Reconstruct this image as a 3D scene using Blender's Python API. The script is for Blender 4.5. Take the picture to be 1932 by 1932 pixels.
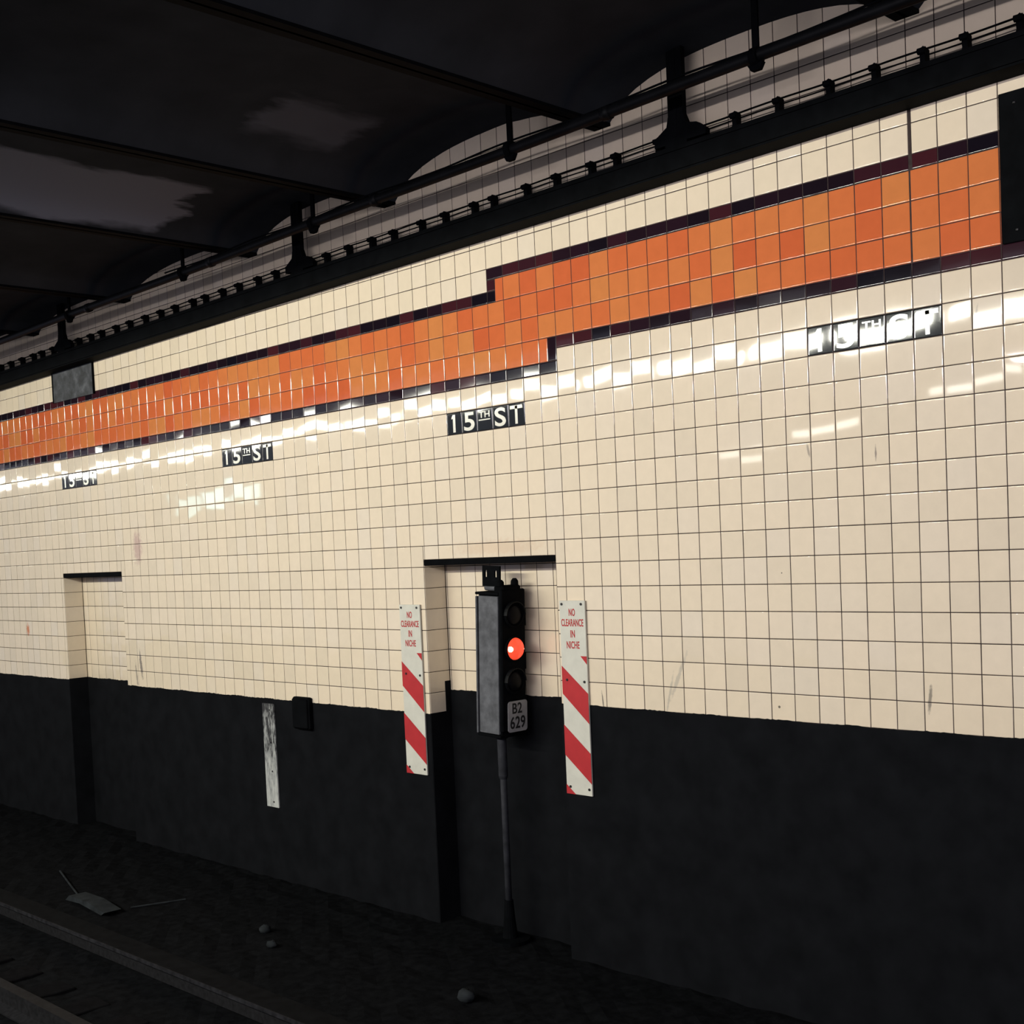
import bpy, math, random
from mathutils import Matrix, Vector

# ------------------------------------------------------------------ basics
T = 0.1524                      # one wall tile (6 in); wall plane y=0, track side is -y
FL = 24.0                       # track floor lies 24 tile rows below the row datum
S = -0.010                      # gentle grade of everything overhead, rows per column
rnd = random.Random(7)
scn = bpy.context.scene
for o in list(bpy.data.objects):
    bpy.data.objects.remove(o)
COL = scn.collection


def W(c, o, r):                 # column, offset in front of wall, row  ->  metres
    return (c * T, -o * T, (FL - r) * T)


# ------------------------------------------------------------------ camera
ya, pi_, ro, F_PX = 0.7884, -0.0448, -0.0438, 2379.87
cy, sy, cp, sp, cr, sr = math.cos(ya), math.sin(ya), math.cos(pi_), math.sin(pi_), math.cos(ro), math.sin(ro)
fwd = Vector((-sy * cp, cy * cp, sp))
ri = Vector((cy, sy, 0.0))
up = ri.cross(fwd)
Rv = cr * ri + sr * up
Uv = -sr * ri + cr * up
cam_data = bpy.data.cameras.new('camera')
cam = bpy.data.objects.new('camera', cam_data)
COL.objects.link(cam)
M = Matrix((Rv, Uv, -fwd)).transposed().to_4x4()
M.translation = Vector(W(43.097, 39.15, 6.255))
cam.matrix_world = M
cam_data.sensor_width = 36.0
cam_data.lens = F_PX / 1932 * 36.0
cam_data.shift_y = 174.1 / 1932
cam_data.clip_start = 0.05
cam_data.clip_end = 300
scn.camera = cam

# ------------------------------------------------------------------ world, exposure
scn.view_settings.view_transform = 'Standard'
scn.view_settings.look = 'None'
scn.view_settings.exposure = 0.0
scn.view_settings.gamma = 1.0
scn.view_settings.use_curve_mapping = False
world = bpy.data.worlds.new('world')
scn.world = world
world.use_nodes = True
bg = world.node_tree.nodes['Background']
bg.inputs[0].default_value = (0.80, 0.78, 1.0, 1)
bg.inputs[1].default_value = 0.42

# ------------------------------------------------------------------ station lamps
MAIN_D, MAIN_R, MAIN_P = 60.0, -11.0, 51.0
SIDE_D, SIDE_R, SIDE_P = 60.0, -6.6, 38.0


def tube_light(name, c, off, r, length, height, power, col, parent):
    ld = bpy.data.lights.new(name, 'AREA')
    ld.shape = 'RECTANGLE'
    ld.size = length
    ld.size_y = height
    ld.energy = power
    ld.color = col
    lo = bpy.data.objects.new(name, ld)
    COL.objects.link(lo)
    # faces +y (towards the tiled wall), a little downwards
    lo.rotation_euler = (math.radians(90 - 6), 0, 0)
    lo.location = (0, 0.0, 0)
    lo.parent = parent
    return lo


# ------------------------------------------------------------------ helpers
def mesh_obj(name, verts, faces, mats, parent=None, midx=None, smooth=False):
    me = bpy.data.meshes.new(name)
    me.from_pydata([tuple(v) for v in verts], [], faces)
    if not isinstance(mats, (list, tuple)):
        mats = [mats]
    for m in mats:
        me.materials.append(m)
    if midx:
        me.polygons.foreach_set('material_index', midx)
    if smooth:
        me.polygons.foreach_set('use_smooth', [True] * len(me.polygons))
    me.update()
    o = bpy.data.objects.new(name, me)
    COL.objects.link(o)
    if parent:
        o.parent = parent
    return o


def tag(o, label=None, cat=None, group=None, kind=None):
    if label: o['label'] = label
    if cat: o['category'] = cat
    if group: o['group'] = group
    if kind: o['kind'] = kind
    return o


def thing(name, loc, label, cat, group=None, rot=(0, 0, 0)):
    o = bpy.data.objects.new(name, None)
    COL.objects.link(o)
    o.empty_display_size = 0.1
    o.location = loc
    o.rotation_euler = rot
    return tag(o, label, cat, group)


class MB:
    """collects shapes into one mesh"""
    def __init__(s):
        s.v = []; s.f = []; s.m = []

    def add(s, vs, fs, mi=0):
        n = len(s.v)
        s.v += [tuple(v) for v in vs]
        s.f += [tuple(i + n for i in f) for f in fs]
        s.m += [mi] * len(fs)

    def box(s, a, b, mi=0, bev=0.0):
        x0, y0, z0 = [min(p, q) for p, q in zip(a, b)]
        x1, y1, z1 = [max(p, q) for p, q in zip(a, b)]
        if bev <= 0:
            vs = [(x0, y0, z0), (x1, y0, z0), (x1, y1, z0), (x0, y1, z0), (x0, y0, z1), (x1, y0, z1), (x1, y1, z1), (x0, y1, z1)]
            s.add(vs, [(0, 3, 2, 1), (4, 5, 6, 7), (0, 1, 5, 4), (1, 2, 6, 5), (2, 3, 7, 6), (3, 0, 4, 7)], mi)
        else:
            b_ = min(bev, (x1 - x0) * .45, (y1 - y0) * .45, (z1 - z0) * .45)
            rings = []
            for z, i in ((z0, b_), (z0 + b_, 0), (z1 - b_, 0), (z1, b_)):
                ring = []
                for (cx, cy_, dx, dy) in ((x0, y0, 1, 1), (x1, y0, -1, 1), (x1, y1, -1, -1), (x0, y1, 1, -1)):
                    e = b_
                    if (dx, dy) in ((1, 1), (-1, -1)):
                        p = [(cx + dx * i, cy_ + dy * (e + i * .5)), (cx + dx * (e + i * .5), cy_ + dy * i)]
                    else:
                        p = [(cx + dx * (e + i * .5), cy_ + dy * i), (cx + dx * i, cy_ + dy * (e + i * .5))]
                    ring += [(q[0], q[1], z) for q in p]
                rings.append(ring)
            vs = [q for r_ in rings for q in r_]
            fs = [tuple(range(7, -1, -1)), tuple(range(24, 32))]
            for k in range(3):
                for j in range(8):
                    a_ = k * 8 + j; c_ = k * 8 + (j + 1) % 8
                    fs.append((a_, c_, c_ + 8, a_ + 8))
            s.add(vs, fs, mi)

    def prism(s, poly, y0, y1, mi=0):
        """poly in (x,z); extruded along y"""
        n = len(poly)
        vs = [(x, y0, z) for x, z in poly] + [(x, y1, z) for x, z in poly]
        fs = [tuple(range(n)), tuple(range(2 * n - 1, n - 1, -1))]
        for i in range(n):
            j = (i + 1) % n
            fs.append((i, i + n, j + n, j))
        s.add(vs, fs, mi)

    def tube(s, pts, rad, seg=12, mi=0, caps=True):
        pts = [Vector(p) for p in pts]
        rads = rad if isinstance(rad, (list, tuple)) else [rad] * len(pts)
        rings = []
        prev = None
        for i, p in enumerate(pts):
            d = (pts[min(i + 1, len(pts) - 1)] - pts[max(i - 1, 0)])
            if d.length < 1e-9:
                d = prev or Vector((0, 0, 1))
            d.normalize(); prev = d
            a = Vector((0, 0, 1)) if abs(d.z) < .9 else Vector((1, 0, 0))
            u = d.cross(a).normalized(); v = d.cross(u)
            rings.append([p + (u * math.cos(2 * math.pi * k / seg) + v * math.sin(2 * math.pi * k / seg)) * rads[i] for k in range(seg)])
        vs = [q for r_ in rings for q in r_]
        fs = []
        for i in range(len(pts) - 1):
            for k in range(seg):
                a = i * seg + k; b = i * seg + (k + 1) % seg
                fs.append((a, b, b + seg, a + seg))
        if caps:
            fs.append(tuple(range(seg - 1, -1, -1)))
            fs.append(tuple(range((len(pts) - 1) * seg, len(pts) * seg)))
        s.add(vs, fs, mi)

    def lathe_x(s, c, prof, seg=28, mi=0):
        """profile [(x,r)] revolved about the x axis through c"""
        vs = []
        for x, r_ in prof:
            for k in range(seg):
                t = 2 * math.pi * k / seg
                vs.append((c[0] + x, c[1] + r_ * math.cos(t), c[2] + r_ * math.sin(t)))
        fs = []
        for i in range(len(prof) - 1):
            for k in range(seg):
                a = i * seg + k; b = i * seg + (k + 1) % seg
                fs.append((a, b, b + seg, a + seg))
        fs.append(tuple(range((len(prof) - 1) * seg, len(prof) * seg)))
        fs.append(tuple(range(seg - 1, -1, -1)))
        s.add(vs, fs, mi)

    def lathe_z(s, c, prof, seg=20, mi=0):
        vs = []
        for z, r_ in prof:
            for k in range(seg):
                t = 2 * math.pi * k / seg
                vs.append((c[0] + r_ * math.cos(t), c[1] + r_ * math.sin(t), c[2] + z))
        fs = []
        for i in range(len(prof) - 1):
            for k in range(seg):
                a = i * seg + k; b = i * seg + (k + 1) % seg
                fs.append((a, b, b + seg, a + seg))
        fs.append(tuple(range((len(prof) - 1) * seg, len(prof) * seg)))
        fs.append(tuple(range(seg - 1, -1, -1)))
        s.add(vs, fs, mi)

    def build(s, name, mats, parent=None, smooth=False, fix=True):
        o = mesh_obj(name, s.v, s.f, mats, parent, s.m, smooth)
        if fix:
            import bmesh
            bm = bmesh.new(); bm.from_mesh(o.data)
            bmesh.ops.recalc_face_normals(bm, faces=bm.faces)
            bm.to_mesh(o.data); bm.free()
        return o


# ------------------------------------------------------------------ materials
class NT:
    def __init__(s, name):
        s.mat = bpy.data.materials.new(name); s.mat.use_nodes = True
        s.t = s.mat.node_tree
        s.b = s.t.nodes['Principled BSDF']

    def n(s, typ, **kw):
        nd = s.t.nodes.new(typ)
        for k, v in kw.items():
            setattr(nd, k, v)
        return nd

    def l(s, a, b):
        s.t.links.new(a, b)

    def val(s, sock, v):
        sock.default_value = v

    def math(s, op, a, b=None, clamp=False):
        nd = s.n('ShaderNodeMath', operation=op, use_clamp=clamp)
        for i, v in enumerate((a, b)):
            if v is None: continue
            if isinstance(v, (int, float)): nd.inputs[i].default_value = v
            else: s.l(v, nd.inputs[i])
        return nd.outputs[0]

    def mix(s, fac, a, b, blend='MIX'):
        nd = s.n('ShaderNodeMix', data_type='RGBA', blend_type=blend)
        for i, v in ((0, fac), (6, a), (7, b)):
            if isinstance(v, (int, float)): nd.inputs[i].default_value = v
            elif isinstance(v, tuple): nd.inputs[i].default_value = v if len(v) == 4 else v + (1,)
            else: s.l(v, nd.inputs[i])
        return nd.outputs[2]

    def noise(s, scale, detail=3, vec=None, rough=.55, dist=0.0):
        nd = s.n('ShaderNodeTexNoise')
        nd.inputs['Scale'].default_value = scale
        nd.inputs['Detail'].default_value = detail
        nd.inputs['Roughness'].default_value = rough
        nd.inputs['Distortion'].default_value = dist
        if vec is not None: s.l(vec, nd.inputs['Vector'])
        return nd.outputs['Fac']

    def ramp(s, fac, stops):
        nd = s.n('ShaderNodeValToRGB')
        e = nd.color_ramp.elements
        e[0].position, e[0].color = stops[0][0], tuple(stops[0][1]) + ((1,) if len(stops[0][1]) == 3 else ())
        e[1].position, e[1].color = stops[-1][0], tuple(stops[-1][1]) + ((1,) if len(stops[-1][1]) == 3 else ())
        for p, c in stops[1:-1]:
            k = e.new(p); k.color = tuple(c) + (1,)
        s.l(fac, nd.inputs[0])
        return nd.outputs[0]


def simple(name, col, rough=.6, metal=0.0, spec=.5, var=.25, scale=9.0, bump=0.0):
    m = NT(name)
    geo = m.n('ShaderNodeNewGeometry')
    f = m.noise(scale, 4, geo.outputs['Position'])
    dark = tuple(x * (1 - var) for x in col); lite = tuple(min(1, x * (1 + var)) for x in col)
    c = m.ramp(f, [(.3, dark), (.7, lite)])
    m.l(c, m.b.inputs['Base Color'])
    m.b.inputs['Roughness'].default_value = rough
    m.b.inputs['Metallic'].default_value = metal
    m.b.inputs['Specular IOR Level'].default_value = spec
    if bump:
        bn = m.n('ShaderNodeBump'); bn.inputs['Strength'].default_value = bump; bn.inputs['Distance'].default_value = .004
        m.l(m.noise(scale * 4, 4, geo.outputs['Position']), bn.inputs['Height'])
        m.l(bn.outputs[0], m.b.inputs['Normal'])
    return m.mat


def tile_mat(name, cols, rough=.1, stains=None, tilevar=1.0):
    """glazed tile: colour picked per tile from cols with a little mottling"""
    m = NT(name)
    at = m.n('ShaderNodeAttribute', attribute_name='tile_rand')
    n = len(cols)
    base = m.ramp(at.outputs['Fac'], [(i / (n - 1), c) for i, c in enumerate(cols)])
    geo = m.n('ShaderNodeNewGeometry')
    mot = m.noise(14, 4, geo.outputs['Position'])
    mm = m.math('MULTIPLY_ADD', mot, .12 * tilevar)
    m.t.nodes[-1].inputs[2].default_value = 1 - .06 * tilevar
    mult = m.n('ShaderNodeVectorMath', operation='SCALE')
    m.l(base, mult.inputs[0]); m.l(mm, mult.inputs['Scale'])
    col = mult.outputs[0]
    if stains:
        sep = m.n('ShaderNodeSeparateXYZ'); m.l(geo.outputs['Position'], sep.inputs[0])
        # tiny chips and nicks of the old glaze
        vo = m.n('ShaderNodeTexVoronoi'); vo.inputs['Scale'].default_value = 2.6
        m.l(geo.outputs['Position'], vo.inputs['Vector'])
        chip = m.math('LESS_THAN', vo.outputs['Distance'], .02)
        pick = m.n('ShaderNodeSeparateColor'); m.l(vo.outputs['Color'], pick.inputs[0])
        chip = m.math('MULTIPLY', chip, m.math('GREATER_THAN', pick.outputs[0], .55))
        col = m.mix(m.math('MULTIPLY', chip, .8), col, (.05, .045, .04))
        wob = m.noise(30, 3, geo.outputs['Position'])
        for (c0, r0, hc, hr, tilt, colr, amt) in stains:
            dx = m.math('SUBTRACT', sep.outputs[0], c0 * T)
            dz = m.math('SUBTRACT', sep.outputs[2], (FL - r0) * T)
            dx = m.math('SUBTRACT', dx, m.math('MULTIPLY', dz, tilt))
            dx = m.math('DIVIDE', dx, hc * T); dz = m.math('DIVIDE', dz, hr * T)
            d = m.math('SQRT', m.math('ADD', m.math('MULTIPLY', dx, dx), m.math('MULTIPLY', dz, dz)))
            d = m.math('ADD', d, m.math('MULTIPLY', m.math('SUBTRACT', wob, .5), 1.6))
            k = m.math('SUBTRACT', 1.15, d, clamp=True)
            k = m.math('MULTIPLY', m.math('MULTIPLY', k, 1.6, clamp=True), amt)
            col = m.mix(k, col, colr)
    m.l(col, m.b.inputs['Base Color'])
    m.b.inputs['Roughness'].default_value = rough
    m.b.inputs['Specular IOR Level'].default_value = .5
    return m.mat


CREAM = (.745, .635, .475)
stains = [
    (-29.2, 5.2, .55, 1.1, 0, (.42, .24, .24), .55),
    (-45.7, 10.6, .25, .45, 0, (.55, .16, .03), .9),
    (12.75, 11.6, .10, 1.0, .45, (.35, .33, .28), .5),
    (12.3, 12.3, .06, .9, .25, (.35, .33, .28), .5),
    (-29.6, 12.6, .16, .9, -.1, (.10, .09, .10), .75),
    (-30.2, 13.3, .12, .8, -.1, (.14, .13, .13), .6),
    (18.9, 3.3, .05, .3, -.2, (.2, .18, .16), .6),
    (3.0, 6.2, 3.0, .35, 0, (.60, .36, .20), .25),
    (23.2, 11.9, .07, .5, .1, (.12, .11, .10), .7),
    (25.1, -.4, .05, .42, .25, (.30, .26, .20), .6),
    (8.8, 12.8, .04, .5, -.1, (.12, .11, .10), .8),
    (21.5, 3.6, .04, .28, 0, (.15, .12, .12), .7),
]
m_cream = tile_mat('cream_glazed_tile', [(.70, .60, .455), (.745, .635, .475), (.76, .645, .485), (.73, .635, .50)], .035, stains)
m_orange = tile_mat('orange_glazed_tile', [(.56, .115, .040), (.60, .140, .046), (.61, .175, .055), (.59, .215, .066)], .05, None, 1.6)
m_maroon = tile_mat('maroon_glazed_tile', [(.006, .005, .009), (.012, .006, .010), (.020, .008, .014), (.055, .012, .016)], .05, None, 1.5)
m_black = tile_mat('black_glazed_tile', [(.006, .009, .009), (.008, .011, .011)], .035)
m_letter = simple('cream_lettering_glaze', (.72, .70, .60), .12, var=.03)
m_grout = simple('dark_grout', (.045, .033, .031), .9, var=.35, scale=20, spec=.1)
m_soot = simple('sooty_black_wall', (.0062, .0067, .0078), .9, var=.25, scale=5, spec=.03, bump=.3)
m_steel = simple('black_steel', (.0030, .0034, .0040), .7, var=.3, spec=.02)
m_pipe = simple('sooty_pipe', (.0045, .005, .0055), .5, var=.4, spec=.12)
m_grey = simple('grey_enamel', (.085, .088, .096), .6, var=.35, scale=16, spec=.3)
m_polegrey = simple('dusty_pole_paint', (.022, .023, .027), .6, var=.4, scale=14, spec=.1)
m_white = simple('off_white_sheet', (.58, .57, .49), .5, var=.06, scale=12, spec=.3)
m_red = simple('red_reflective', (.42, .024, .028), .5, var=.08, scale=12, spec=.3)
m_bolt = simple('dark_bolt', (.012, .011, .011), .4)
m_plate = simple('dull_number_plate', (.30, .30, .30), .6, var=.12, scale=20)
m_ink = simple('black_ink', (.010, .010, .011), .6)
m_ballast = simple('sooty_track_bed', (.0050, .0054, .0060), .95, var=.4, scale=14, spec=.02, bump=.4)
m_rail = simple('rail_steel', (.010, .010, .011), .6, metal=.0, var=.4, scale=30, spec=.1)
m_debris = simple('pale_debris', (.019, .022, .024), .8, var=.4, spec=.05)

_m = NT('grimy_grey_panel')
_g = _m.n('ShaderNodeNewGeometry')
_c = _m.ramp(_m.noise(7, 6, _g.outputs['Position'], .7, .4), [(.38, (.008, .009, .010)), (.52, (.035, .038, .043)), (.66, (.085, .09, .10))])
_m.l(_c, _m.b.inputs['Base Color']); _m.b.inputs['Roughness'].default_value = .6
m_panel = _m.mat

_m = NT('weathered_marker_paint')
_g = _m.n('ShaderNodeNewGeometry')
_mp = _m.n('ShaderNodeMapping'); _mp.inputs['Scale'].default_value = (1, 1, .28)
_m.l(_g.outputs['Position'], _mp.inputs[0])
_sep = _m.n('ShaderNodeSeparateXYZ'); _m.l(_g.outputs['Position'], _sep.inputs[0])
_n = _m.noise(38, 4, _mp.outputs[0], .7)
_h = _m.math('MULTIPLY_ADD', _sep.outputs[2], -.42); _m.t.nodes[-1].inputs[2].default_value = .42 * 1.15
_c = _m.ramp(_m.math('ADD', _n, _h), [(.40, (.02, .02, .022)), (.54, (.28, .29, .28)), (.75, (.46, .47, .44))])
_m.l(_c, _m.b.inputs['Base Color']); _m.b.inputs['Roughness'].default_value = .7
m_marker = _m.mat

# ceiling: soot over peeling grey paint, with lit parts of the flanks painted in paler
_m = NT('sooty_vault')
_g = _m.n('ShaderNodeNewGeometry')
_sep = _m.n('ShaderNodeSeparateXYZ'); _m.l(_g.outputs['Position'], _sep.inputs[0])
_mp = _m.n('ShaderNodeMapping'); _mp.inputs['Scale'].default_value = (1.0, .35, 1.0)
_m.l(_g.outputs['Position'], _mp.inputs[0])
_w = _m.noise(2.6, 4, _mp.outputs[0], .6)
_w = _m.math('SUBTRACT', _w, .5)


def _lit_patch(c0, c1, o0, o1, soft):
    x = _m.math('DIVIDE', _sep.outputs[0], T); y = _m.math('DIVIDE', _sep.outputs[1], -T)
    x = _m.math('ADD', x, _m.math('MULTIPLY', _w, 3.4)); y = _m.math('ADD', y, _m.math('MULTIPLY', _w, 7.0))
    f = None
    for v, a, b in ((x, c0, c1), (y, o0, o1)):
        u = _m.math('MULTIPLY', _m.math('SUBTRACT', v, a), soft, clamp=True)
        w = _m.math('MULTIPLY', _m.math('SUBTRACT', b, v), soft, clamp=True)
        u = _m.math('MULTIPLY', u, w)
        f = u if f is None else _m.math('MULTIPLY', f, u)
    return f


_p1 = _lit_patch(-14.6, -9.6, 5.5, 25.0, 2.0)
_p2 = _m.math('MULTIPLY', _lit_patch(-1.4, 2.4, 4.5, 10.0, 1.2), .42)
_p3 = _m.math('MULTIPLY', _lit_patch(-2.2, 2.0, 22.0, 29.0, 1.0), .5)
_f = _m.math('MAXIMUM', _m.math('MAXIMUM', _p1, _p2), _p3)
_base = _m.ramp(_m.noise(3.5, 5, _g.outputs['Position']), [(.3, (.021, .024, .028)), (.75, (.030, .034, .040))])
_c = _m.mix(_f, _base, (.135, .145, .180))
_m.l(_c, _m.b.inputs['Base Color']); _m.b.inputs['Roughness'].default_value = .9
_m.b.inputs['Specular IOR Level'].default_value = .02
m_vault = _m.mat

# lit red lens
_m = NT('lit_red_lens')
_m.b.inputs['Base Color'].default_value = (.75, .06, .03, 1)
_m.b.inputs['Roughness'].default_value = .08
_m.b.inputs['Emission Color'].default_value = (1.0, .085, .035, 1)
_m.b.inputs['Emission Strength'].default_value = .80
m_lens = _m.mat
_m = NT('lens_highlight')  # bright highlights on the lens, made as small glowing spots
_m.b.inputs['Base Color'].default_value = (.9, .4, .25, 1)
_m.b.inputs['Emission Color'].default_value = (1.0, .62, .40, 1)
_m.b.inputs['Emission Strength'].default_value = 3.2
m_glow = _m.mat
_m = NT('dark_glass')
_m.b.inputs['Base Color'].default_value = (.003, .003, .004, 1)
_m.b.inputs['Roughness'].default_value = .45
_m.b.inputs['Specular IOR Level'].default_value = .08
m_darkglass = _m.mat

# ------------------------------------------------------------------ tile walls
TM = [m_cream, m_orange, m_maroon, m_grout]
GAP = .026


class Tiles:
    def __init__(s):
        s.v = []; s.f = []; s.m = []; s.rand = []

    def tile(s, org, du, dv, nrm, w, h, mi, fine=True):
        """org = corner (u0, top), du/dv unit vectors (metres per tile unit), tile w x h tile units"""
        g = GAP / 2
        tu = rnd.gauss(0, .0030); tv = rnd.gauss(0, .0034)
        if mi == 2: tv *= 2.6; tu *= 1.5
        bulge = rnd.uniform(-.0003, .0007); tw = rnd.gauss(0, .0012)
        lift = rnd.uniform(0, .0025)
        if fine:
            def ks(L):
                return [g, g + .009, g + .022, g + .040, L * .5, L - g - .040, L - g - .022, L - g - .009, L - g] if L > .25 else [g, g + .012, L * .5, L - g - .012, L - g]
        else:
            def ks(L):
                return [g, g + .012, g + .03, L - g - .03, L - g - .012, L - g]
        us, vs = ks(w), ks(h)
        nu, nv = len(us), len(vs)
        base = len(s.v)
        rr = rnd.random()
        for j, b in enumerate(vs):
            for i, a in enumerate(us):
                x = a / w - .5; y = b / h - .5
                z = lift + tu * x * w + tv * y * h + bulge * (1 - 4 * x * x) * (1 - 4 * y * y) + tw * x * y * 2
                e = min(i, nu - 1 - i, j, nv - 1 - j)
                if e == 0: z -= .015
                elif e == 1: z -= .0035
                p = [org[k] + du[k] * a * T + dv[k] * b * T + nrm[k] * z * T for k in range(3)]
                s.v.append(p); s.rand.append(rr)
        for j in range(nv - 1):
            for i in range(nu - 1):
                q = base + j * nu + i
                s.f.append((q, q + nu, q + nu + 1, q + 1)); s.m.append(mi)

    def build(s, name, parent=None):
        o = mesh_obj(name, s.v, s.f, TM, parent, s.m, True)
        at = o.data.attributes.new('tile_rand', 'FLOAT', 'POINT')
        at.data.foreach_set('value', s.rand)
        return o


NICHES = [(-2.10, 6.45, 6.65, 24.0), (-39.65, -31.45, 6.70, 24.0)]
SIGNS = [(19, -1.0), (0, 0.0), (-19, 0.0), (-39, 0.0)]
DEPTH = 1.35
CMIN, CMAX = -112, 50


def base_row(c):
    return 13.0 if c >= 3 else 14.0


def rows_for(c):
    """(r0, r1, material) down one column c..c+1; special half tiles are added separately"""
    out = []
    top_r = c >= 3
    low_r = c >= 7
    mt = -6.0 if top_r else -5.0
    for r in range(-14, int(mt)):
        out.append((r, r + 1, 0))
    out.append((mt, mt + .5, 2))
    r = mt + .5
    lo = -2.5 if low_r else -1.5
    while r < lo - 1e-6:
        out.append((r, r + 1, 1)); r += 1
    out.append((lo, lo + .5, 2))
    r = int(lo + .5)
    while r < base_row(c):
        out.append((r, r + 1, 0)); r += 1
    return out


wt = Tiles()
for c in range(CMIN, CMAX):
    fine = c > -62
    for (r0, r1, mi) in rows_for(c):
        # name tablets keep their own tiles
        if any(c0 <= c < c0 + 5 and abs(r0 - rs) < .01 for c0, rs in SIGNS):
            continue
        pieces = [(c, c + 1, r0, r1, mi)]
        if c == 3 and abs(r0 + 5.5) < .01:            # upper step of the band
            pieces = [(3, 3.5, -5.5, -5.0, 2), (3, 3.5, -5.0, -4.5, 2), (3.5, 4, -5.5, -4.5, 1)]
        if c == 6 and abs(r0 + 2.5) < .01:            # lower step of the band
            pieces = [(6, 6.5, r0, r1, 1), (6.5, 7, r0, r1, 2)]
        fin = []
        for p in pieces:
            a, b, t0, t1, k = p
            for (n0, n1, nt, nb) in NICHES:
                if b > n0 and a < n1 and t1 > nt:
                    if t0 < nt: fin.append((max(a, n0), min(b, n1), t0, nt, k))
                    if a < n0: fin.append((a, n0, t0, t1, k))
                    if b > n1: fin.append((n1, b, t0, t1, k))
                    break
            else:
                fin.append(p)
        for a, b, t0, t1, k in fin:
            if c == 23 and -8.1 < t0 and t1 <= -2.4:                # opened joint
                a += .10 if t1 <= -5.4 else .03
            if b - a < .06 or t1 - t0 < .06: continue
            wt.tile(W(a, 0, t0), (1, 0, 0), (0, 0, -1), (0, -1, 0), b - a, t1 - t0, k, fine)
wall = wt.build('wall_track_side')
tag(wall, kind='structure')

# grout bed and niche shells behind the tiles (with real depth)
gb = MB()
GY = .0016
xs = [CMIN, NICHES[1][0], NICHES[1][1], NICHES[0][0], NICHES[0][1], CMAX]
y_b = .40
for i in range(5):
    a, b = xs[i], xs[i + 1]
    if i in (1, 3):
        nt = NICHES[1][2] if i == 1 else NICHES[0][2]
        gb.box((a * T, GY, (FL - nt) * T), (b * T, y_b, (FL + 14) * T))
        gb.box((a * T, DEPTH * T + GY, 0), (b * T, y_b, (FL - nt) * T))
    else:
        gb.box((a * T, GY, 0), (b * T, y_b, (FL + 14) * T))
o = gb.build('wall_backing', m_grout); tag(o, kind='structure')

# tiled linings of the two niches
for k, (n0, n1, nt, _) in enumerate(NICHES):
    nt_ = Tiles()
    br = 13.0 if k == 0 else 14.0
    top = nt + .28
    c = math.floor(n0)
    while c < n1:
        a, b = max(c, n0), min(c + 1, n1)
        r = math.floor(top)
        while r < br:
            t0 = max(r, top - .3)
            if b - a > .08:
                nt_.tile(W(a, -DEPTH + .0, t0), (1, 0, 0), (0, 0, -1), (0, -1, 0), b - a, r + 1 - t0, 0, k == 0)
            r += 1
        c += 1
    for side, x in ((1, n0), (-1, n1)):
        r = math.floor(top)
        while r < 14:
            t0 = max(r, top - .3)
            if side == 1:
                nt_.tile(W(x + .02, -DEPTH + .02, t0), (0, -1, 0), (0, 0, -1), (1, 0, 0), DEPTH - .02, r + 1 - t0, 0)
            else:
                nt_.tile(W(x - .02, -.0, t0), (0, 1, 0), (0, 0, -1), (-1, 0, 0), DEPTH - .02, r + 1 - t0, 0)
            r += 1
    o = nt_.build('wall_niche_lining'); tag(o, kind='structure')
    # steel lintel, its lower edge shows below the last tile row
    lb = MB(); lb.box(W(n0, .0, nt), W(n1, -DEPTH * .55, nt + .28), bev=.004)
    lb.box(W(n0, -DEPTH * .55, nt), W(n1, -DEPTH, nt + .05))
    o = lb.build('trim_%d' % (k + 1), m_steel); tag(o, kind='structure')


# sooty lower wall, ragged paint edge lapping over the tile
def ragged(mb, c0, c1, r, y0, y1, step=.12, amp=.025):
    n = max(2, int((c1 - c0) / step))
    tops = []
    for i in range(n + 1):
        c = c0 + (c1 - c0) * i / n
        d = amp * (math.sin(c * 2.1) * .6 + rnd.uniform(-1, 1) * .7)
        tops.append((c * T, (FL - r - d) * T))
    vs = []
    for x, z in tops:
        vs += [(x, y0, -.05), (x, y0, z), (x, y1, z), (x, y1, -.05)]
    fs = []
    for i in range(n):
        a = 4 * i
        fs += [(a, a + 1, a + 5, a + 4), (a + 1, a + 2, a + 6, a + 5), (a + 2, a + 3, a + 7, a + 6)]
    fs += [(0, 3, 2, 1), (4 * n, 4 * n + 1, 4 * n + 2, 4 * n + 3)]
    mb.add(vs, fs)


sb = MB()
ragged(sb, CMIN, NICHES[1][0], 13.95, -.0022, .01)
ragged(sb, NICHES[1][1], NICHES[0][0], 13.96, -.0022, .01)
ragged(sb, NICHES[0][1], CMAX, 12.98, -.0022, .01)
ragged(sb, NICHES[0][0] + .03, NICHES[0][1] - .03, 12.95, DEPTH * T - .004, DEPTH * T + .003)
ragged(sb, NICHES[1][0] + .03, NICHES[1][1] - .03, 13.92, DEPTH * T - .004, DEPTH * T + .003)
for (n0, n1, nt, _), br in ((NICHES[0], 13.95), (NICHES[1], 13.9)):
    sb.box((n0 * T - .003, .0, -.05), (n0 * T + .0055, DEPTH * T, (FL - br) * T))
    sb.box((n1 * T - .0055, .0, -.05), (n1 * T + .003, DEPTH * T, (FL - br) * T))
# dark strip up the deep corner of the signal niche
sb.box((NICHES[0][0] * T + .003, DEPTH * T - .055, (FL - 13.98) * T), (NICHES[0][0] * T + .007, DEPTH * T, (FL - 12.5) * T))
o = sb.build('wall_base', m_soot); tag(o, kind='structure')

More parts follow.
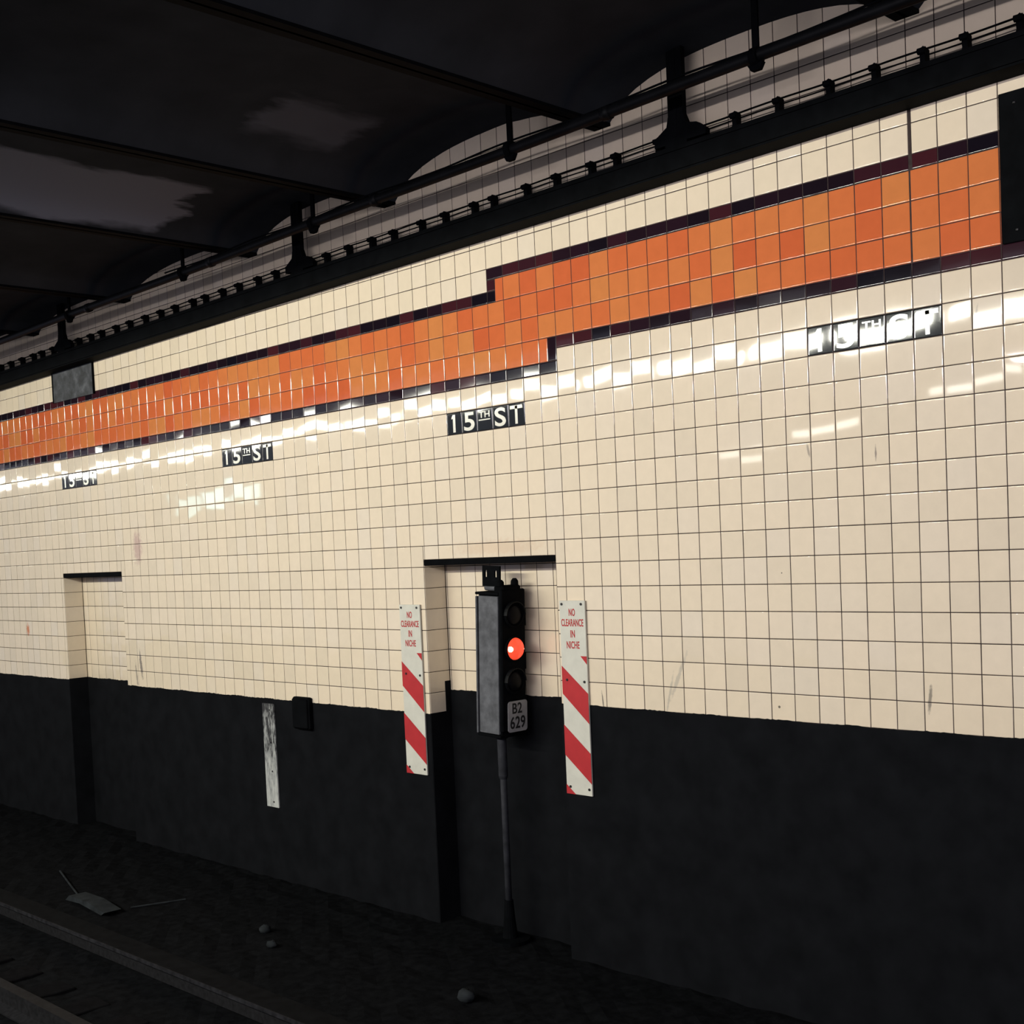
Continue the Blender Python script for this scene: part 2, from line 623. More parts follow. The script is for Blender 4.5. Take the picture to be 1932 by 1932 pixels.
# ------------------------------------------------------------------ floor and platform
fb = MB()
nx, ny = 150, 46
vs = []; fs = []
for j in range(ny + 1):
    for i in range(nx + 1):
        x = (CMIN + (CMAX - CMIN) * i / nx) * T
        y = .3 - (34.5 * T + .3) * j / ny
        vs.append((x, y, rnd.uniform(-.012, .012)))
for j in range(ny):
    for i in range(nx):
        a = j * (nx + 1) + i
        fs.append((a, a + nx + 1, a + nx + 2, a + 1))
fb.add(vs, fs)
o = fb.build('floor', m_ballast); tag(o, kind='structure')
pb = MB(); pb.box(W(CMIN, 34, 24), W(60, 50, 16.8)); pb.box(W(CMIN, 33.4, 17.3), W(60, 34.2, 16.8))
o = pb.build('floor_platform', simple('dark_platform_concrete', (.008, .008, .008), .9, spec=.05)); tag(o, kind='structure')

# ------------------------------------------------------------------ ceiling: jack arches between beams
SPR = [-118.5, -105.6, -92.8, -80, -67.2, -54.4, -41.5, -28.7, -14.9, -3.3, 10.0, 23.1, 36.2, 49.3, 62]


def crown(c):
    return -11.78 - .026 * c if c < 5 else -11.85 - .004 * (c - 5)


cb = MB()
BEAM_R = -10.15
y_far = -34.0 * T
NS = 18
for a, b in zip(SPR[:-1], SPR[1:]):
    L, R_ = a + .38, b - .38
    prof = []
    for i in range(NS + 1):
        t = -1 + 2 * i / NS
        c = L + (R_ - L) * i / NS
        spring = BEAM_R + S * c - .1
        rise = spring - crown(c)
        prof.append((c * T, (FL - spring + rise * (1 - abs(t) ** 2.6) ** .62) * T))
    n = len(prof)
    vs = [(x, .02, z) for x, z in prof] + [(x, y_far, z) for x, z in prof]
    fs = [(i, i + n, i + 1 + n, i + 1) for i in range(n - 1)]
    cb.add(vs, fs)
# solid top so that no light leaks in from above
cb.box((CMIN * T, .4, (FL + 13.0) * T), (62 * T, y_far, (FL + 13.6) * T))
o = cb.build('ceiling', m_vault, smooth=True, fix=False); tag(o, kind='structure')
# steel beams at the springings
bb = MB()
for c in SPR[1:-1]:
    r = BEAM_R + S * c
    bb.box(W(c - .42, -.1, r - .12), W(c + .42, 34, r))
    bb.box(W(c - .06, -.1, r - 1.6), W(c + .06, 34, r))
o = bb.build('ceiling_beam', m_steel); tag(o, kind='structure')
# long unseen girder, added to cut the lamplight off the top of the wall
gbm = MB()
x0, x1 = CMIN * 1.6, 64
rg0, rg1 = -9.72 + S * x0, -9.72 + S * x1
vs = []
for (x, rr_) in ((x0, rg0), (x1, rg1)):
    for (oo, dr) in ((34.0, 0), (36.0, 0), (36.0, -4.6), (34.0, -4.6)):
        vs.append(W(x, oo, rr_ + dr))
gbm.add(vs, [(0, 1, 2, 3), (4, 7, 6, 5), (0, 4, 5, 1), (1, 5, 6, 2), (2, 6, 7, 3), (3, 7, 4, 0)])
o = gbm.build('shading_girder', m_steel); tag(o, kind='structure')

# ------------------------------------------------------------------ lettering
_fcache = {}


def glyph_mesh(text):
    if text in _fcache: return _fcache[text]
    cu = bpy.data.curves.new('t', 'FONT'); cu.body = text
    cu.extrude = .5; cu.offset = .018; cu.resolution_u = 5; cu.space_character = 1.05
    ob = bpy.data.objects.new('t', cu); COL.objects.link(ob)
    bpy.context.view_layer.update()
    dg = bpy.context.evaluated_depsgraph_get()
    me = bpy.data.meshes.new_from_object(ob.evaluated_get(dg))
    vs = [tuple(v.co) for v in me.vertices]; fs = [tuple(p.vertices) for p in me.polygons]
    bpy.data.objects.remove(ob); bpy.data.curves.remove(cu); bpy.data.meshes.remove(me)
    x0 = min(v[0] for v in vs); x1 = max(v[0] for v in vs); y0 = min(v[1] for v in vs); y1 = max(v[1] for v in vs)
    vs = [((v[0] - x0) / (x1 - x0), (v[1] - y0) / (y1 - y0), v[2]) for v in vs]
    _fcache[text] = (vs, fs)
    return _fcache[text]


def put_text(mb, text, org, du, dn, w, h, thick):
    """fit text into a w x h box whose lower-left corner is org; du = reading direction, dn = out of the surface"""
    vs, fs = glyph_mesh(text)
    out = []
    for x, y, z in vs:
        out.append([org[k] + du[k] * x * w + (y * h if k == 2 else 0) + dn[k] * (z + .5) * thick for k in range(3)])
    mb.add(out, fs)


# ------------------------------------------------------------------ station name tablets in the wall
sign_labels = {
    19: 'black tile name tablet reading 15TH ST, the largest, under the orange band at the right',
    0: 'black tile name tablet reading 15TH ST above the niche with the red signal',
    -19: 'black tile name tablet reading 15TH ST beside the pale blue reflection, half washed by glare',
    -39: 'smallest black tile name tablet, lost in glare above the empty far niche',
}
for c0, rs in SIGNS:
    t = thing('station_name_tablet', W(c0, 0, rs + 1), sign_labels[c0], 'station sign', 'black name tablets set in the tiled wall')
    loc = Vector(W(c0, 0, rs + 1))
    for i, g in enumerate(['1', '5', 'TH', 'S', 'T']):
        tb = Tiles()
        org = Vector(W(c0 + i, 0, rs)) - loc
        tb.tile(org, (1, 0, 0), (0, 0, -1), (0, -1, 0), 1, 1, 0)
        to = tb.build('tile', t)
        to.data.materials.clear(); to.data.materials.append(m_black)
        lm = MB()
        q = Vector(W(c0 + i, 0, rs + 1)) - loc
        yo = -.0003
        if g == '1':
            lm.box((q.x + .42 * T, yo, q.z + .10 * T), (q.x + .58 * T, yo - .0016, q.z + .90 * T))
            lm.prism([(q.x + .42 * T, q.z + .90 * T), (q.x + .42 * T, q.z + .74 * T), (q.x + .33 * T, q.z + .70 * T), (q.x + .33 * T, q.z + .78 * T)], yo, yo - .0016)
        elif g == 'TH':
            put_text(lm, 'TH', (q.x + .14 * T, yo, q.z + .58 * T), (1, 0, 0), (0, -1, 0), .70 * T, .28 * T, .0016)
            lm.box((q.x + .12 * T, yo, q.z + .46 * T), (q.x + .86 * T, yo - .0016, q.z + .51 * T))
        elif g == 'T':
            lm.box((q.x + .42 * T, yo, q.z + .10 * T), (q.x + .57 * T, yo - .0016, q.z + .88 * T))
            lm.box((q.x + .12 * T, yo, q.z + .75 * T), (q.x + .88 * T, yo - .0016, q.z + .90 * T))
        else:
            put_text(lm, g, (q.x + .15 * T, yo, q.z + .09 * T), (1, 0, 0), (0, -1, 0), .70 * T, .82 * T, .0016)
        lm.build('lettering', m_letter, to)

# ------------------------------------------------------------------ wall panels
t = thing('blank_wall_panel', W(26.06, 0, -2.48), 'big plain black panel covering the orange band at the right end', 'panel')
p0 = Vector(W(26.06, 0, -2.48))
mb = MB(); a = Vector(W(26.06, 0, -7.06)) - p0; b = Vector(W(41.0, 0, -2.48)) - p0
mb.box((a.x, -.003, b.z), (b.x, -.014, a.z), bev=.002); mb.build('sheet', m_steel, t)
for i in range(6):
    for zz in (.35, 4.2):
        mb = MB()
        mb.lathe_z((.5 * T + i * 2.8 * T, -.014, zz * T), [(-.004, .008), (.004, .008)], 8)
        mb.build('screw', m_bolt, t)

p0 = Vector(W(-39.37, 0, -4.75))
t = thing('grimy_wall_panel', p0, 'grimy dark grey metal panel interrupting the cream top rows at the far left', 'panel')
mb = MB(); a = Vector(W(-39.37, 0, -7.1)) - p0; b = Vector(W(-33.52, 0, -4.85)) - p0
mb.box((a.x, -.003, b.z), (b.x, -.014, a.z), bev=.002); mb.build('sheet', m_panel, t)
mb = MB()
mb.box((a.x, -.003, b.z), (a.x + .1 * T, -.02, a.z)); mb.box((b.x - .1 * T, -.003, b.z), (b.x, -.02, a.z))
mb.build('edge_strip', m_steel, t)


# ------------------------------------------------------------------ cable duct, cables, pipe, hangers
def sl(c, o, r):
    return Vector(W(c, o, r + S * c))


def sloped_box(mb, c0, c1, o0, o1, r0, r1):
    vs = []
    for c in (c0, c1):
        for (oo, rr_) in ((o0, r0), (o1, r0), (o1, r1), (o0, r1)):
            vs.append(sl(c, oo, rr_))
    mb.add(vs, [(0, 1, 2, 3), (4, 7, 6, 5), (0, 4, 5, 1), (1, 5, 6, 2), (2, 6, 7, 3), (3, 7, 4, 0)])


cd = thing('cable_duct', W(0, 0, -7.2), 'long black cable duct running along the wall above the cream tiles', 'cable duct')
off = Vector(W(0, 0, -7.2))


def loc_build(mb, name, mat, par, off_, smooth=False):
    mb.v = [tuple(Vector(v) - off_) for v in mb.v]
    return mb.build(name, mat, par, smooth)


mb = MB()
sloped_box(mb, CMIN, CMAX, .03, 1.0, -7.2, -8.17)
sloped_box(mb, CMIN, CMAX, 1.0, 1.06, -7.28, -7.40)
sloped_box(mb, CMIN, CMAX, 1.0, 1.06, -7.98, -8.10)
loc_build(mb, 'trunking', m_steel, cd, off)
CL = [27, 25.3, 23.9, 22.2, 20.5, 18.5, 16.7, 15.1, 13.2, 11.1, 9.8, 7.9, 6.2, 4.2, 3.0, 1.1, -.5, -2.5, -4.1, -5.9, -7.7, -9.9, -12.1, -13.75, -15.6, -17.2, -19,
      -20.3, -22.25, -23.9, -25.7, -27.6, -29.3, -31.2, -32.65, -34.3, -36.1, -38, -39.7, -41.0, -42.8, -44.6, -46.3, -48.1, -49.9, -51.7]
CL = [28.8, 30.6, 32.4] + CL + [-53.5 - 1.8 * i for i in range(12)]
for i, c in enumerate(CL):
    mb = MB()
    big = c > 7
    w = .085 if big else .085
    b0 = sl(c, .48, -8.17)
    lean = .10 if i % 2 else 0
    # tapered foot, upright and clamp head
    z = b0.z
    poly = [(c * T - 1.8 * w * T, z), (c * T + (1.5 + 5 * lean) * w * T, z), (c * T + w * T, z + .22 * T), (c * T + w * T, z + .58 * T), (c * T + .3 * w * T, z + .66 * T),
            (c * T - w * T, z + .60 * T), (c * T - 1.2 * w * T, z + .42 * T), (c * T - 1.0 * w * T, z + .2 * T)]
    mb.prism(poly, b0.y - .16 * T, b0.y + .16 * T)
    mb.tube([(c * T - w * T * 1.5, b0.y - .2 * T, z + .50 * T), (c * T + w * T * 1.5, b0.y - .2 * T, z + .50 * T)], .11 * T, 8)
    loc_build(mb, 'bracket', m_steel, cd, off)
for k, (rr_, lab) in enumerate(((-8.73, 'upper of the two thin cables clipped above the black duct'), (-8.58, 'lower of the two thin cables clipped above the black duct'))):
    mb = MB(); pts = []
    c = -75.0
    while c < 40:
        pts.append(sl(c, .56 - k * .10, rr_ + .015 * math.sin(c * 1.3 + k)))
        c += .6
    mb.tube(pts, (.034 if k == 0 else .025) * T, 6)
    o = mb.build('clipped_cable', m_steel, smooth=True); tag(o, lab, 'cable', 'thin cables above the duct')

# big vertical posts down to the duct
for c, lab in ((14.35, 'wide black hanger post with flared foot, nearest, crossing the upper pipe at the right'),
               (-9.6, 'wide black hanger post with flared foot near the middle of the duct'),
               (-35.9, 'farthest wide black hanger post above the grimy grey panel')):
    p = sl(c, .86, -8.17)
    t = thing('hanger_post', p, lab, 'hanger', 'wide posts holding the duct')
    mb = MB(); h = 4.2 * T
    mb.box((-.34 * T, -.12 * T, .3 * T), (.34 * T, .12 * T, h)); mb.box((-.06 * T, -.14 * T, .3 * T), (.06 * T, .14 * T, h))
    mb.build('post', m_steel, t)
    mb = MB()
    mb.prism([(-1.0 * T, .10 * T), (1.35 * T, .10 * T), (1.35 * T, .32 * T), (.95 * T, .62 * T), (.5 * T, .72 * T), (.34 * T, 1.1 * T), (-.34 * T, 1.1 * T), (-.42 * T, .75 * T), (-1.0 * T, .42 * T)],
             -.13 * T, .13 * T)
    mb.box((-.5 * T, -.14 * T, 0), (.5 * T, .14 * T, .12 * T))
    mb.build('foot', m_steel, t)

PO, PR = 2.44, -9.62
mb = MB(); pts = []
c = float(CMIN)
while c <= 46:
    pts.append(sl(c, PO, PR + .03 * math.sin(c * .25))); c += 1.0
mb.tube(pts, .215 * T, 14)
for c in (12.3, -1.4, -15.2, -29, -43, 26.1):
    a, b = sl(c - .18, PO, PR), sl(c + .18, PO, PR)
    mb.tube([a, b], .27 * T, 14)
o = mb.build('overhead_pipe', m_pipe, smooth=True)
tag(o, 'black overhead pipe hung in front of the cream tiles under the ceiling arches', 'pipe')
mb = MB(); pts = []
c = -20.0
while c <= 46:
    pts.append(sl(c, PO - .05, PR - .30 + .05 * math.sin(c * .7))); c += .8
mb.tube(pts, .04 * T, 6)
o = mb.build('strapped_wire', m_steel, smooth=True)
tag(o, 'thin black wire strapped along the top of the overhead pipe', 'wire')
for c, lab in ((18.9, 'thin strap hanger holding the pipe, the rightmost in view'),
               (7.2, 'thin strap hanger holding the pipe above the upper step of the orange band'),
               (-6.1, 'thin strap hanger holding the pipe just right of the middle wide post'),
               (-18.0, 'thin strap hanger holding the pipe midway between the two far wide posts'),
               (-31.5, 'farthest thin strap hanger, beside the farthest wide post')):
    p = sl(c, PO, PR)
    t = thing('pipe_hanger', p, lab, 'pipe hanger', 'strap hangers of the overhead pipe')
    mb = MB(); mb.box((-.12 * T, -.05 * T, .2 * T), (.12 * T, .05 * T, 2.4 * T)); mb.build('strap', m_steel, t)
    mb = MB(); mb.lathe_x((-.14 * T, 0, 0), [(0, .31 * T), (.28 * T, .31 * T)], 16)
    mb.prism([(-.3 * T, -.24 * T), (.3 * T, -.24 * T), (.16 * T, -.46 * T), (-.16 * T, -.46 * T)], -.1 * T, .1 * T)
    mb.build('clamp', m_steel, t)

# ------------------------------------------------------------------ NO CLEARANCE boards
def clearance_board(c0, c1, r0, r1, label, lean):
    H = (r1 - r0) * T; Wd = (c1 - c0) * T
    org = Vector(W(c0, .04, r1))
    t = thing('clearance_board', org, label, 'warning sign', 'striped boards beside the niche', (0, lean, 0))
    mb = MB(); mb.box((0, 0, 0), (Wd, -.012, H), bev=.0015); mb.build('board', m_white, t)
    mb = MB()
    y0, y1 = -.0122, -.0134
    X = lambda f: f * Wd
    Z = lambda f: (1 - f) * H
    for poly in ([(.76, .283), (1, .283), (1, .325)], [(0, .336), (1, .474), (1, .629), (0, .481)],
                 [(0, .642), (1, .780), (1, .937), (0, .799)], [(0, .951), (.36, 1.0), (0, 1.0)]):
        mb.prism([(X(a), Z(b)) for a, b in poly], y0, y1)
    mb.build('stripe', m_red, t)
    for txt, f, w in (('NO', .060, .24), ('CLEARANCE', .113, .86), ('IN', .170, .17), ('NICHE', .227, .50)):
        h = .038 * H
        mb = MB()
        put_text(mb, txt, ((.5 - w / 2) * Wd - .01 * Wd, y0, Z(f) - h / 2), (1, 0, 0), (0, -1, 0), w * Wd, h, .0012)
        mb.build('lettering', m_red, t)
    for (fx, fz) in ((.10, .018), (.86, .018), (.20, .408), (.88, .414), (.16, .962), (.90, .966)):
        mb = MB()
        vs = []
        for k in range(10):
            a = 2 * math.pi * k / 10
            vs.append((X(fx) + .0085 * math.cos(a), Z(fz) + .0085 * math.sin(a)))
        mb.prism(vs, -.012, -.017); mb.build('bolt', m_bolt, t)
    for fz in (.2, .8):
        mb = MB()
        mb.box((.1 * Wd, 0, Z(fz) - .01), (.9 * Wd, .006, Z(fz) + .01))
        mb.build('rear_batten', m_bolt, t)


clearance_board(-3.90, -2.40, 8.76, 16.93, 'striped NO CLEARANCE IN NICHE board left of the signal niche', 0.0)
clearance_board(6.66, 8.10, 8.58, 16.80, 'larger-looking striped NO CLEARANCE IN NICHE board right of the red signal', 0.0)

# ------------------------------------------------------------------ railway signal
BX0, BX1, BO0, BO1 = 1.76, 3.24, .60, -1.0          # columns, offsets (towards camera / into niche)
zc = (BX0 + BX1) / 2
sorg = Vector(W(2.68, 0, 24))
sig = thing('railway_signal', sorg, 'grey and black trackside signal box on a pole, its middle lens lit red', 'railway signal')
head = thing('signal_head', ((zc - 2.68) * T, 0, (24 - 14.55) * T), None, None)
del_keys = [k for k in head.keys()]
for k in del_keys: del head[k]
head.parent = sig
head.rotation_euler = (0, math.radians(2.6), 0)
hw = (BX1 - BX0) / 2 * T
yF, yB = -BO0 * T, -BO1 * T            # near camera / far
Hh = 6.38 * T
mb = MB()
mb.box((-hw + .012, yF + .012, 0), (hw, yB - .01, Hh - .01), bev=.006)
mb.box((-hw - .006, yF - .004, Hh - .018), (hw - .005, yB, Hh), bev=.004)      # lid with a small overhang
mb.box((-hw + .004, yF - .002, -.012), (hw + .004, yB, .006), bev=.003)
mb.build('housing', m_steel, head)
mb = MB(); mb.box((-hw + .028, yF - .004, .012), (hw - .010, yF + .02, Hh - .026), bev=.003)
mb.build('side_panel', m_grey, head)['label'] = 'plain grey side panel'
mb = MB(); mb.box((-hw - .004, yF - .004, .004), (-hw + .010, yB - .03, Hh - .03), bev=.003)
mb.build('back_plate', m_grey, head)
mb = MB(); mb.box((-hw - .022, yF + .02, 3.45 * T), (-hw - .004, yF + .06, 3.8 * T), bev=.004); mb.build('latch', m_bolt, head)
# front lens unit, taller than the box
mb = MB()
mb.box((hw - .004, yF - .006, .20 * T), (hw + .028, yB - .02, Hh + .02), bev=.008)
mb.box((hw - .07, yF + .015, Hh - .01), (hw + .02, yB - .05, Hh + .30 * T), bev=.01)
mb.lathe_z((hw - .02, yF + .035, Hh + .28 * T), [(0, .026), (.028, .024), (.042, .012)], 12)
mb.lathe_z((hw - .02, yB - .075, Hh + .28 * T), [(0, .028), (.030, .026), (.048, .013)], 12)
for k in range(3):
    z = .95 * T + k * 1.95 * T
    mb.tube([(hw + .01, yB - .02, z), (hw + .01, yB - .02, z + .75 * T)], .014, 8)
mb.build('lens_door', m_steel, head)
yl = (yF + yB) / 2 - .018
for k, zt in enumerate((5.38, 3.88, 2.42)):
    lit = k == 1
    mb = MB(); mb.lathe_x((hw + .026, yl, zt * T), [(0, .56 * T), (.018, .58 * T), (.022, .50 * T), (.010, .49 * T)], 28)
    bz = mb.build('bezel', m_steel, head, smooth=False)
    mb = MB()
    if lit:
        prof = [(0, .50 * T), (.014, .485 * T), (.030, .42 * T), (.045, .31 * T), (.056, .17 * T), (.060, .02 * T)]
        mb.lathe_x((hw + .036, yl, zt * T), prof, 32)
        ln = mb.build('lens', m_lens, head, smooth=True); ln['label'] = 'lit red lens'
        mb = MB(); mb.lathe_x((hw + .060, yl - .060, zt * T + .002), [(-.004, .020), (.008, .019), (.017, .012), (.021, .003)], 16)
        mb.build('highlight_spot', m_glow, ln, smooth=True)
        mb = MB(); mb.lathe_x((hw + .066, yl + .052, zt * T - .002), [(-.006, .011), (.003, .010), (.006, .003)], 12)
        mb.build('highlight_spot', m_glow, ln, smooth=True)
    else:
        prof = [(0, .46 * T), (.010, .40 * T), (.018, .25 * T), (.021, .03 * T)]
        mb.lathe_x((hw + .034, yl, zt * T), prof, 28); mb.build('lens', m_darkglass, head, smooth=True)
        # small hood above each unlit lens
        mb = MB(); vs = []; fs = []
        for q in range(13):
            a = math.pi * q / 12
            for xx, rr_ in ((0, .60), (.030, .60), (.030, .57), (0, .57)):
                vs.append((hw + .03 + xx, yl + rr_ * T * math.cos(a), zt * T + rr_ * T * math.sin(a)))
        for q in range(12):
            for e in range(4):
                fs.append((4 * q + e, 4 * q + (e + 1) % 4, 4 * q + 4 + (e + 1) % 4, 4 * q + 4 + e))
        mb.add(vs, fs); mb.build('hood', m_pipe, head)
# number plate on the front
mb = MB()
pw, ph = 1.20 * T, 1.38 * T
py0 = yF + .33 * T - .01
r_ = .02
pts = []
for (cx, cz, a0) in ((py0 + pw - r_, .16 * T + ph - r_, 0), (py0 + r_, .16 * T + ph - r_, 90), (py0 + r_, .16 * T + r_, 180), (py0 + pw - r_, .16 * T + r_, 270)):
    for q in range(5):
        a = math.radians(a0 + q * 22.5); pts.append((cx + r_ * math.cos(a), cz + r_ * math.sin(a)))
n = len(pts)
vs = [(hw + .030, y, z) for y, z in pts] + [(hw + .035, y, z) for y, z in pts]
mb.add(vs, [tuple(range(n)), tuple(range(2 * n - 1, n - 1, -1))] + [(i, i + n, (i + 1) % n + n, (i + 1) % n) for i in range(n)])
npl = mb.build('number_plate', m_plate, head); npl['label'] = 'pale plate numbered B2 629'
mb = MB()
put_text(mb, 'B2', (hw + .0352, py0 + .26 * T, .16 * T + .82 * T), (0, 1, 0), (1, 0, 0), .60 * T, .48 * T, .001)
mb.build('lettering', m_ink, npl)
mb = MB()
put_text(mb, '629', (hw + .0352, py0 + .12 * T, .16 * T + .14 * T), (0, 1, 0), (1, 0, 0), .94 * T, .56 * T, .001)
mb.build('lettering', m_ink, npl)
# bracket with two holes on top, at the rear left
mb = MB()
bx = -hw + .03
zb = Hh + .22 * T
yy = yF + .085
hx = [(.12, .20), (.36, .20), (.64, .20), (.88, .20)]
# plate is built around two real slots
pw_ = 1.12 * T; pz = .92 * T
x_ = -hw - .022
mb.box((x_, yy, zb), (x_ + pw_, yy + .012, zb + .45 * pz))
mb.box((x_, yy, zb + .78 * pz), (x_ + pw_, yy + .012, zb + pz))
for a, b in ((0, .14), (.26, .70), (.82, 1)):
    mb.box((x_ + a * pw_, yy, zb + .45 * pz), (x_ + b * pw_, yy + .012, zb + .78 * pz))
mb.build('slotted_bracket', m_steel, head)
mb = MB(); mb.tube([(x_ + .12 * T, yy + .02, Hh + .15 * T), (hw - .03, yy + .02, Hh + .15 * T)], .14 * T, 12)
mb.build('crossbar', m_grey, head, smooth=True)
# pole with collar and base
mb = MB()
mb.lathe_z((0, 0, 0), [(.30 * T, .15 * T), ((24 - 14.6) * T, .15 * T)], 18)
mb.build('pole', m_polegrey, sig, smooth=True)
mb = MB(); mb.lathe_z((0, 0, (24 - 16.6) * T), [(0, .165 * T), (.02, .21 * T), (1.8 * T, .21 * T), (1.85 * T, .30 * T), (2.05 * T, .30 * T)], 18)
mb.build('collar', m_polegrey, sig, smooth=False)
mb = MB(); mb.lathe_z((0, 0, 0), [(0, .9 * T), (.16 * T, .9 * T), (.2 * T, .35 * T), (1.0 * T, .26 * T), (1.9 * T, .2 * T)], 16)
mb.build('base', m_steel, sig)

# ------------------------------------------------------------------ marker strip and junction box
p = Vector(W(-16.15, 0, 19.98))
t = thing('marker_board', p, 'narrow weathered white marker board on the black lower wall', 'marker board')
mb = MB(); mb.box((0, -.003, 0), (1.12 * T, -.016, 5.75 * T), bev=.002); mb.build('board', m_marker, t)
for zz in (.3, 2.0, 3.6, 5.4):
    mb = MB()
    mb.prism([(.7 * T + .008 * math.cos(a * .785), zz * T + .008 * math.sin(a * .785)) for a in range(8)], -.016, -.019)
    mb.build('bolt', m_bolt, t)
p = Vector(W(-12.95, 0, 15.4))
t = thing('junction_box', p, 'small black junction box on top edge of the sooty lower wall', 'junction box')
mb = MB(); mb.box((0, -.003, 0), (1.45 * T, -.32 * T, 1.72 * T), bev=.01); mb.build('box', m_steel, t)
mb = MB(); mb.box((.06 * T, -.32 * T, .08 * T), (1.39 * T, -.40 * T, 1.62 * T), bev=.008); mb.build('cover', m_steel, t)

# ------------------------------------------------------------------ track
def rail(off_, name, label, guard=False):
    mb = MB()
    prof = [(-.07, 0), (.07, 0), (.07, .012), (.012, .03), (.012, .10), (.036, .115), (.036, .145), (-.036, .145), (-.036, .115), (-.012, .10), (-.012, .03), (-.07, .012)]
    vs = []
    for x in (CMIN * T, 42 * T):
        for (a, z) in prof: vs.append((x, -off_ * T + a, .012 + z))
    n = len(prof)
    fs = [tuple(range(n)), tuple(range(2 * n - 1, n - 1, -1))] + [(i, i + n, (i + 1) % n + n, (i + 1) % n) for i in range(n)]
    mb.add(vs, fs)
    o = mb.build(name, m_rail); tag(o, label, 'rail')
    return o


rail(18.7, 'running_rail', 'steel running rail nearest the tiled wall, crossing the dark lower left corner')
rail(28.1, 'running_rail', 'steel running rail nearest the platform')
t = thing('third_rail', W(0, 12.9, 24), 'dark third rail under a cover board, the long faint line across the track bed', 'third rail')
mb = MB(); mb.box((CMIN * T, -.035, .02), (42 * T, .035, .12)); mb.build('conductor', m_rail, t)
m_board = simple('dusty_cover_board', (.0052, .0055, .006), .8, var=.3, scale=12, spec=.03)
mb = MB(); mb.box((CMIN * T, -.09, .132), (42 * T, .09, .152)); mb.build('cover_board', m_board, t)
mb = MB(); mb.box((CMIN * T, -.094, .130), (42 * T, -.086, .154)); mb.build('edge_strip', simple('edge_glint', (.015, .015, .017), .7, var=.6, scale=20, spec=.05), t)  # glint along the near edge, painted as a paler strip
for i in range(18):
    mb = MB(); x = (-84 + i * 7.2) * T
    mb.box((x, .05, -.01), (x + .05, .12, .135)); mb.box((x, -.02, -.01), (x + .05, .12, .022))
    mb.build('support', m_steel, t)
# ties
proto = MB(); proto.box((-.11, 0, -.12), (.11, 2.4, .014), bev=.006)
tie0 = proto.build('wooden_tie', simple('sooty_timber', (.005, .005, .0055), .95, var=.3, scale=18, spec=.02))
tag(tie0, 'sooty timber tie under the rails', 'tie', 'ties of the track')
for i in range(44):
    q = tie0 if i == 0 else tie0.copy()
    if i: COL.objects.link(q)
    q.location = ((-95 + i * 3.1) * T, -31.5 * T, 0)
# loose bits beside the track
bits = [('loose_cable', [(-27.5, 7.0, 23.9), (-24.5, 7.9, 23.93), (-21.5, 8.8, 23.93)], .014, 'thin pale cable end lying on the track bed at the far left', 'cable'),
        ('scrap_rod', [(-16.9, 8.2, 23.93), (-16.4, 6.9, 23.93), (-15.9, 5.6, 23.93)], .012, 'short pale rod lying beside the flat scrap on the track bed', 'rod')]
for nm, pts, rd, lab, cat in bits:
    mb = MB(); mb.tube([W(*q) for q in pts], rd * .6, 8)
    o = mb.build(nm, m_debris); tag(o, lab, cat)
mb = MB()
mb.prism([(-.38, 0), (-.10, .02), (.30, .0), (.36, .03), (.05, .06), (-.30, .05)], -.07, .07)
o = mb.build('scrap_plate', m_debris); o.location = W(-19.0, 9.2, 24); o.rotation_euler = (0, 0, -.05)
tag(o, 'flat grey scrap piece lying on the dark track bed at the left', 'scrap')
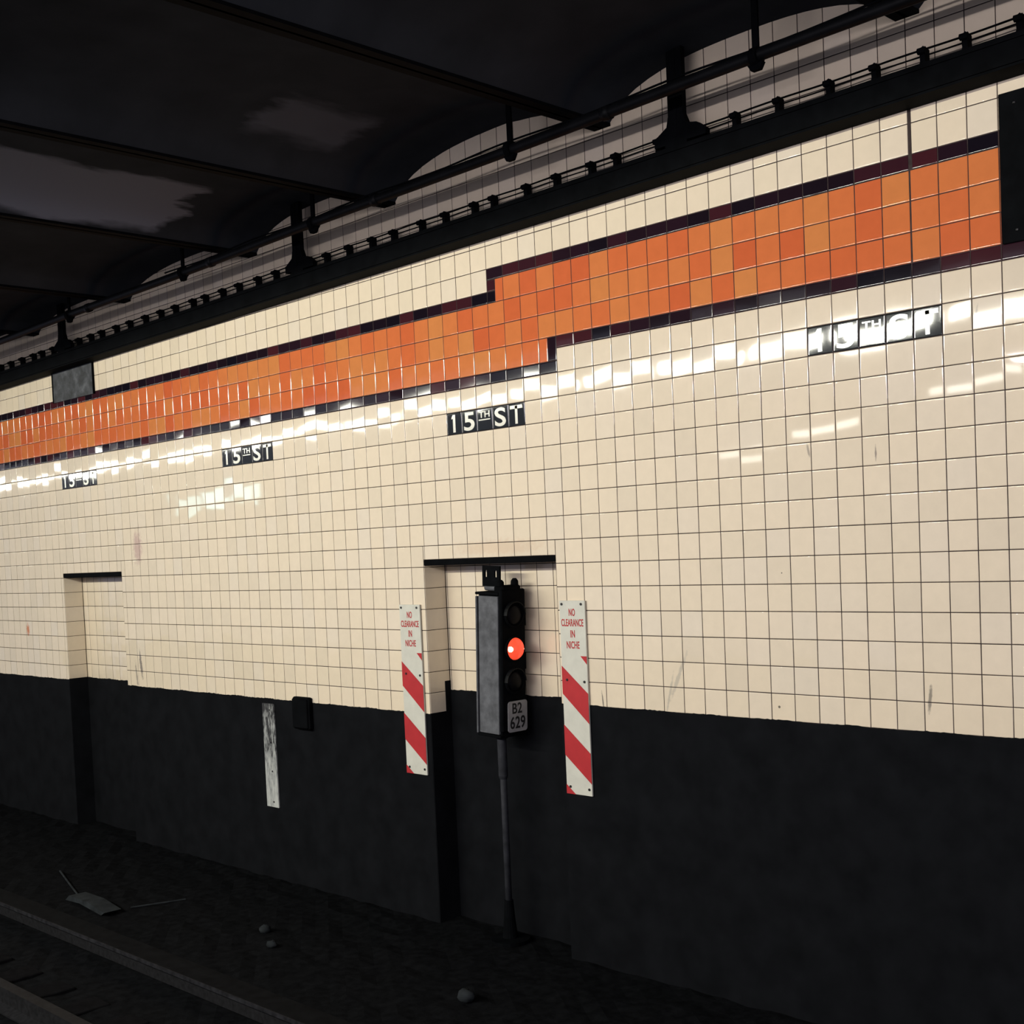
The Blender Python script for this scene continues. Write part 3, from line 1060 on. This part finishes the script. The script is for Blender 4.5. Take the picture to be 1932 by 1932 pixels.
for (c, oo, r, s_, lab) in ((6.7, 6.46, 23.75, .05, 'small pale stone lump on the track bed below the right striped board'),
                            (-7.6, 6.2, 23.8, .04, 'small dull lump on the track bed below the marker board'),
                            (-5.3, 7.4, 23.8, .035, 'second small dull lump, just below the other one')):
    mb = MB()
    vs = []
    rg = 7
    for j in range(5):
        ph_ = math.pi * (j + .5) / 5
        for i in range(rg):
            a = 2 * math.pi * i / rg
            q = s_ * rnd.uniform(.8, 1.2)
            vs.append((q * math.sin(ph_) * math.cos(a) * 1.3, q * math.sin(ph_) * math.sin(a), q * math.cos(ph_) * .8))
    fs = [tuple(range(rg)), tuple(range(5 * rg - 1, 4 * rg - 1, -1))]
    for j in range(4):
        for i in range(rg):
            fs.append((j * rg + i, (j + 1) * rg + i, (j + 1) * rg + (i + 1) % rg, j * rg + (i + 1) % rg))
    mb.add(vs, fs)
    o = mb.build('stone_lump', m_debris, smooth=True); o.location = W(c, oo, r)
    tag(o, lab, 'stone')

# ------------------------------------------------------------------ fluorescent fixtures (behind the camera, over the platform)
m_house = simple('fixture_housing', (.25, .25, .25), .5)


def fixture(c, off_, r, power, col, height, length, label, group):
    p = W(c, off_, r + S * c)
    t = thing('ceiling_light', p, label, 'ceiling light', group)
    mb = MB()
    h = height / 2
    mb.box((-length / 2 - .02, -.10, h), (length / 2 + .02, .06, h + .05), bev=.005)
    mb.box((-length / 2 - .02, -.05, -h), (length / 2 + .02, -.02, h))
    mb.build('housing', m_house, t)
    mb = MB()
    for s_ in (-1, 1):
        mb.box((s_ * length * .35 - .01, -.04, h + .05), (s_ * length * .35 + .01, -.02, h + .5))
    mb.build('rod', m_steel, t)
    lo = tube_light('tube', c, off_, r, length, height, power, col, t)


WGT = [.4, .8, 1.6, 3.1, 3.8, 3.2, 2.0, 1.2, .8, .65]
for i in range(27):
    wgt = WGT[i] if i < 10 else .60
    fixture(30 - i * 10.0, MAIN_D, MAIN_R, MAIN_P * wgt, (1.0, .985, .86), .14, 8.9 * T, 'long fluorescent fixture over the platform behind the camera', 'near row of platform lights')
for i in range(9):
    fixture(5 + i * 10.0, SIDE_D, SIDE_R, SIDE_P, (.97, .91, 1.0), .15, 9 * T, 'fluorescent fixture low over the platform to the right of the camera', 'right row of platform lights')
for c, r, p, col in ((-17, -9.4, 7, (1, .97, .88)), (-36, -6.4, 7, (1, .97, .88)), (-47, -5.0, 5, (1, .97, .88)), (-158, -7.4, 13, (.55, .95, 1.0)), (-168, -7.2, 13, (.55, .95, 1.0)), (-178, -6.6, 9, (.55, .95, 1.0))):
    fixture(c, 92, r, p, col, .12 if c > -100 else .5, 9 * T, 'fluorescent fixture over the far platform', 'far platform lights')
